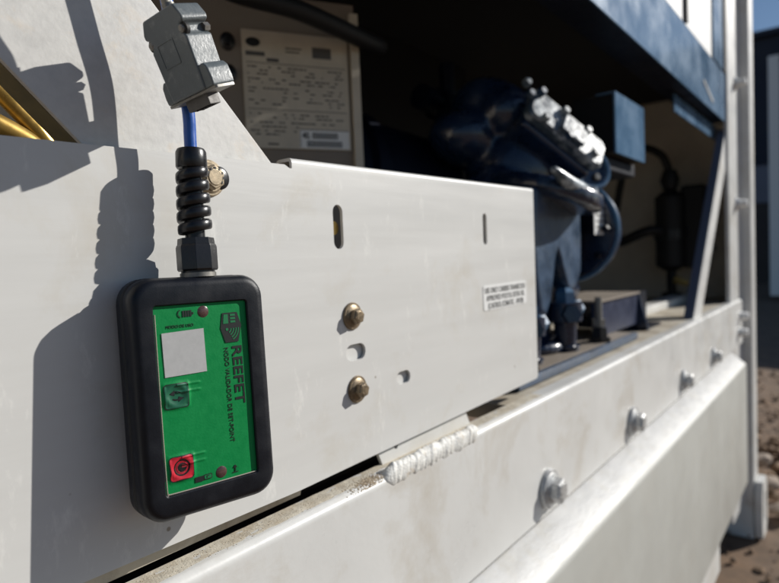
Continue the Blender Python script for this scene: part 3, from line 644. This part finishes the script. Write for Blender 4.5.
inkmark('power_disc', [circ(bx, bz, .0026, 20)], INK); inkmark('power_swirl', [arc_band(bx, bz, .0023, .0029, 60, 330, 24), [(bx - .0001, bz + .0005), (bx + .0028, bz + .0006), (bx + .0028, bz), (bx, bz - .0001)]], REDI, .00024)
# battery symbol, printed words, indicator lenses
flat('battery_symbol', [arc_band(.0144, -.0045, .0018, .0022, 110, 250, 10)] + [[(.0148 + .0013 * i, -.0062), (.0157 + .0013 * i, -.0062), (.0157 + .0013 * i, -.0030), (.0148 + .0013 * i, -.0030)] for i in range(4)] + [[(.0200, -.0052), (.0206, -.0052), (.0206, -.0040), (.0200, -.0040)]], INK, dev, YG - .00017)
for x, z in ((.0258, -.0043), (.0297, -.0897)):
    led = cyl('indicator_lens', (x, YG + .0002, z), (x, YG - .0006, z), [(0, .0031), (.3, .0031), (.7, .0024), (1, .0010)], LEDM, dev, n=28, angle=60)
fl = .00006
text('printed_words', 'MODO DE USO', .0022, INK, dev, M4((1, 0, 0), (0, 0, 1), (.0060, YG - .00018, -.0114)), th=fl, sx=.93)
def fit_text(name, s, x_left, x_right, z_top, z_bot, mt, bold=0.):
    """text turned a quarter so it reads downward, fitted between z_top and z_bot"""
    o = text(name, s, .006, mt, dev, Matrix.Identity(4), th=fl, bold=bold)
    xs = [v.co.x for v in o.data.vertices]; ys = [v.co.y for v in o.data.vertices]
    kx = (z_top - z_bot) / (max(xs) - min(xs)); ky = (x_right - x_left) / (max(ys) - min(ys))
    q = M4((0, 0, -1), (1, 0, 0), (x_left, YG - .00018, z_top)) @ Matrix.Diagonal((kx, ky, 1, 1)) @ Matrix.Translation((-min(xs), -min(ys), 0))
    o.data.transform(q); return o
fit_text('brand_lettering', 'REEFET', .0407, .0463, -.0242, -.0556, INK, .00010)
fit_text('subtitle_lettering', 'NODO VALIDADOR DE SET-POINT', .0361, .0385, -.0246, -.0752, INK)
# emblem: a dark hexagon holding a stylised container end and radio waves
cx = .0408
flat('emblem', [[(cx - .0045, -.0060), (cx + .0040, -.0060), (cx + .0061, -.0132), (cx + .0038, -.0220), (cx - .0036, -.0220), (cx - .0060, -.0142)]], INK, dev, YG - .00017)
E2 = [[(cx - .0038, -.0068), (cx - .0014, -.0068), (cx - .0014, -.0118), (cx - .0044, -.0118)]]
for k in range(3): E2.append([(cx - .0002, -.0068 - .0018 * k), (cx + .0026, -.0068 - .0018 * k), (cx + .0028, -.0079 - .0018 * k), (cx - .0002, -.0079 - .0018 * k)])
for rr in (.0020, .0035, .0050, .0064): E2.append(arc_band(cx - .0024, -.0146, rr, rr + .0006, -62, 2, 10))
E2.append(circ(cx - .0024, -.0149, .0008, 10)); flat('emblem_lines', E2, INKG, dev, YG - .0003)
flat('mode_box', [rrect(.0153, .0198, -.0917, -.0890, .0003)], INK, dev, YG - .00017); flat('mode_box', [rrect(.0198, .0245, -.0914, -.0887, .0008)], INK, dev, YG - .00017)
flat('mode_box_fill', [rrect(.0202, .0241, -.0910, -.0891, .0006)], INKG, dev, YG - .0003); flat('mode_mark', [[(.0214, -.0906), (.0218, -.0906), (.0218, -.0896), (.0228, -.0896), (.0228, -.0893), (.0214, -.0893)]], INK, dev, YG - .0004)
flat('port_symbol', [[(.0373, -.0912), (.0379, -.0912), (.0379, -.0892), (.0388, -.0892), (.0376, -.0876), (.0364, -.0892), (.0373, -.0892)], [(.0360, -.0914), (.0392, -.0914), (.0392, -.0918), (.0360, -.0918)]], INK, dev, YG - .00017)
# cable gland with spiral strain relief
gx, gy = .0288, .0107
bm = bmesh.new(); a_cyl(bm, (gx, gy, .0138), (gx, gy, .0185), [(0, .0088), (1, .0088)], 32); a_cyl(bm, (gx, gy, .0175), (gx, gy, .0350), [(0, .0100), (.05, .0106), (.72, .0106), (.80, .0101), (.80, .0098), (1, .0094)], 8, .35)
gl = fin('gland_nut', bm, BLACKPL, dev, angle=30, bevel=.0004)
cyl('thread_washer', (gx, gy, .0142), (gx, gy, .0165), .0094, STEEL, gl)
bm = bmesh.new()
core = lambda z: V((gx - .0002 + (z - .035) * .02, gy, z))
a_tube(bm, [core(.033 + .048 * i / 12) for i in range(13)], .0052, 20)
turns = 5.1; n = 320; rings = []; za, zb = .0385, .0745
for i in range(n + 1):
    s = i / n; ang = 2 * math.pi * turns * s + 2.2; z = za + (zb - za) * s; c = core(z)
    d = V((math.cos(ang), math.sin(ang), 0)); R_ = .0062 - .0006 * s; hh = .0030; rw = .0031 - .0002 * s
    env = min(1, s * 30 + .2, (1 - s) * 30 + .2)
    prof_ = []
    for j in range(12):
        a = 2 * math.pi * j / 12; ex = math.copysign(abs(math.cos(a)) ** .45, math.cos(a)); ez = math.copysign(abs(math.sin(a)) ** .6, math.sin(a))
        prof_.append(c + d * (R_ + rw * ex * env) + V((0, 0, hh * ez * env)))
    rings.append(prof_)
a_loft(bm, rings); fin('spiral_strain_relief', bm, BLACKPL, dev, angle=50)
cyl('relief_collar', core(.0725), core(.0828), [(0, .0076), (.1, .0082), (.85, .0080), (1, .0072)], BLACKPL, dev, n=32)
inv = mw.inverted()
cp = [core(.078), core(.090)] + [inv @ V(q) for q in ((.1935, -.0175, .0850), (.1905, -.0162, .1144), (.1845, -.0165, .143), (.176, -.017, .19), (.164, -.014, .26), (.168, .005, .36), (.19, .06, .47), (.24, .14, .56))]
bm = bmesh.new(); a_tube(bm, spline(cp), .0033, 18); fin('cable', bm, CABLE, dev)

# ------------------------------------------------------------------ grey D-shaped connector hood in front of the cable
cr = V((.97, -.24, 0)).normalized()
upv = (V((0, 0, 1)) - cr * .36).normalized(); xl = V((.052, -1.0, 0)); xl = (xl - upv * xl.dot(upv)).normalized(); yl = upv.cross(xl)   # yl points into the body, away from the broad face
mc = Matrix((xl, yl, upv)).transposed().to_4x4(); mc.translation = V((.1815, -.0350, .1090))
con = thing('cable_connector', 'grey plastic D-shaped connector hood dangling above the black module', 'connector', mw=mc)
# body outline in local x (ears direction), z; extruded along y (thickness)
hw, hz, th_ = .0145, .0190, .0082
out = [(-hw - .0012, hz - .006), (-hw + .002, hz), (hw - .002, hz), (hw + .0012, hz - .006), (hw + .0012, .0105), (hw - .0020, .0092), (hw - .0020, .0052), (hw - .0002, .0040), (hw - .0012, -.0214), (-hw + .0012, -.0214), (-hw + .0002, .0040), (-hw + .0020, .0052), (-hw + .0020, .0092), (-hw - .0012, .0105)]
bm = bmesh.new(); a_loft(bm, [[(a, -th_, b) for a, b in out], [(a, th_, b) for a, b in out]]); fin('hood', bm, HOOD, con, angle=30, bevel=.0011, seg=3)
bm = bmesh.new(); a_box(bm, (-hw + .0035, hw - .0035), (-th_ + .001, th_ - .001), (-.019, hz - .001)); fin('hood_core', bm, HOODIN, con)
bm = bmesh.new(); q0 = rrect(-.0085, .0045, -.0060, .0060, .0004, 3); q1 = rrect(-.0079, .0039, -.0054, .0054, .0004, 3)
a_loft(bm, [[(a, -th_ - .0003, b) for a, b in q0], [(a, -th_ - .0003, b) for a, b in q1], [(a, -th_ + .0003, b) for a, b in q1], [(a, -th_ + .0003, b) for a, b in q0]], closed=True); fin('label_frame', bm, HOOD, con)
for sx in (-1, 1):      # ears
    bm = bmesh.new(); pe = [(sx * .0112, -.0215), (sx * .0188, -.0215), (sx * .0192, -.0180), (sx * .0186, -.0125), (sx * .0165, -.0100), (sx * .0112, -.0105)]
    a_loft(bm, [[(a, -.0072, b) for a, b in pe], [(a, .0072, b) for a, b in pe]]); e = fin('ear', bm, HOOD, con, angle=30, bevel=.0010, seg=3)
    cyl('screw_hole', (sx * .0158, 0, -.0213), (sx * .0158, 0, -.0218), .0016, HOODIN, e, n=16)
bm = bmesh.new(); pf = rrect(-.0195, .0195, -.0066, .0066, .0015); a_loft(bm, [[(a, b, z) for a, b in pf] for z in (-.0216, -.0228)]); fin('flange_plate', bm, STEEL, con)
bm = bmesh.new(); a_loft(bm, [[(a * k, b * k, z) for a, b in ((-.0088, -.0042), (.0088, -.0042), (.0072, .0042), (-.0072, .0042))] for z, k in ((-.0226, 1), (-.0280, 1), (-.0282, .9), (-.0265, .88))]); sh = fin('shell', bm, DULL, con, bevel=.0004)
bm = bmesh.new()
for k in range(9):
    a = (-.0055 + .00275 * k) if k < 5 else (-.0042 + .0028 * (k - 5)); b = -.0014 if k < 5 else .0014
    a_cyl(bm, (a, b, -.0270), (a, b, -.0285), [(0, .0006), (1, .0006)], 10)
fin('pin_holes', bm, HOODIN, sh)
for sx in (-1, 1):
    s = cyl('screw', (sx * (hw - .0018), -th_ - .0005, .0072), (sx * (hw - .0018), -th_ + .003, .0072), [(0, .0012), (.15, .0019), (1, .0019)], STEEL, con, n=20)
    cyl('screw_recess', (sx * (hw - .0018), -th_ + .0012, .0072), (sx * (hw - .0018), -th_ + .003, .0072), .0032, HOODIN, con, n=24)
    cyl('nut', (sx * (hw - .0018), th_ - .003, .0072), (sx * (hw - .0018), th_ + .0004, .0072), .0022, STEEL, con, n=6)
bm = bmesh.new(); ic = mc.inverted()
a_tube(bm, spline([(0.001, 0, .017), (.0005, 0, .026), ic @ V((.166, -.036, .165)), ic @ V((.160, -.034, .26)), ic @ V((.165, -.015, .36)), ic @ V((.20, .05, .50)), ic @ V((.26, .14, .57))]), .0023, 14); fin('lead', bm, WIRE, con)
cyl('clamp', (0.001, 0, .0195), (.0008, 0, .0225), .0032, STEEL, con, n=20)
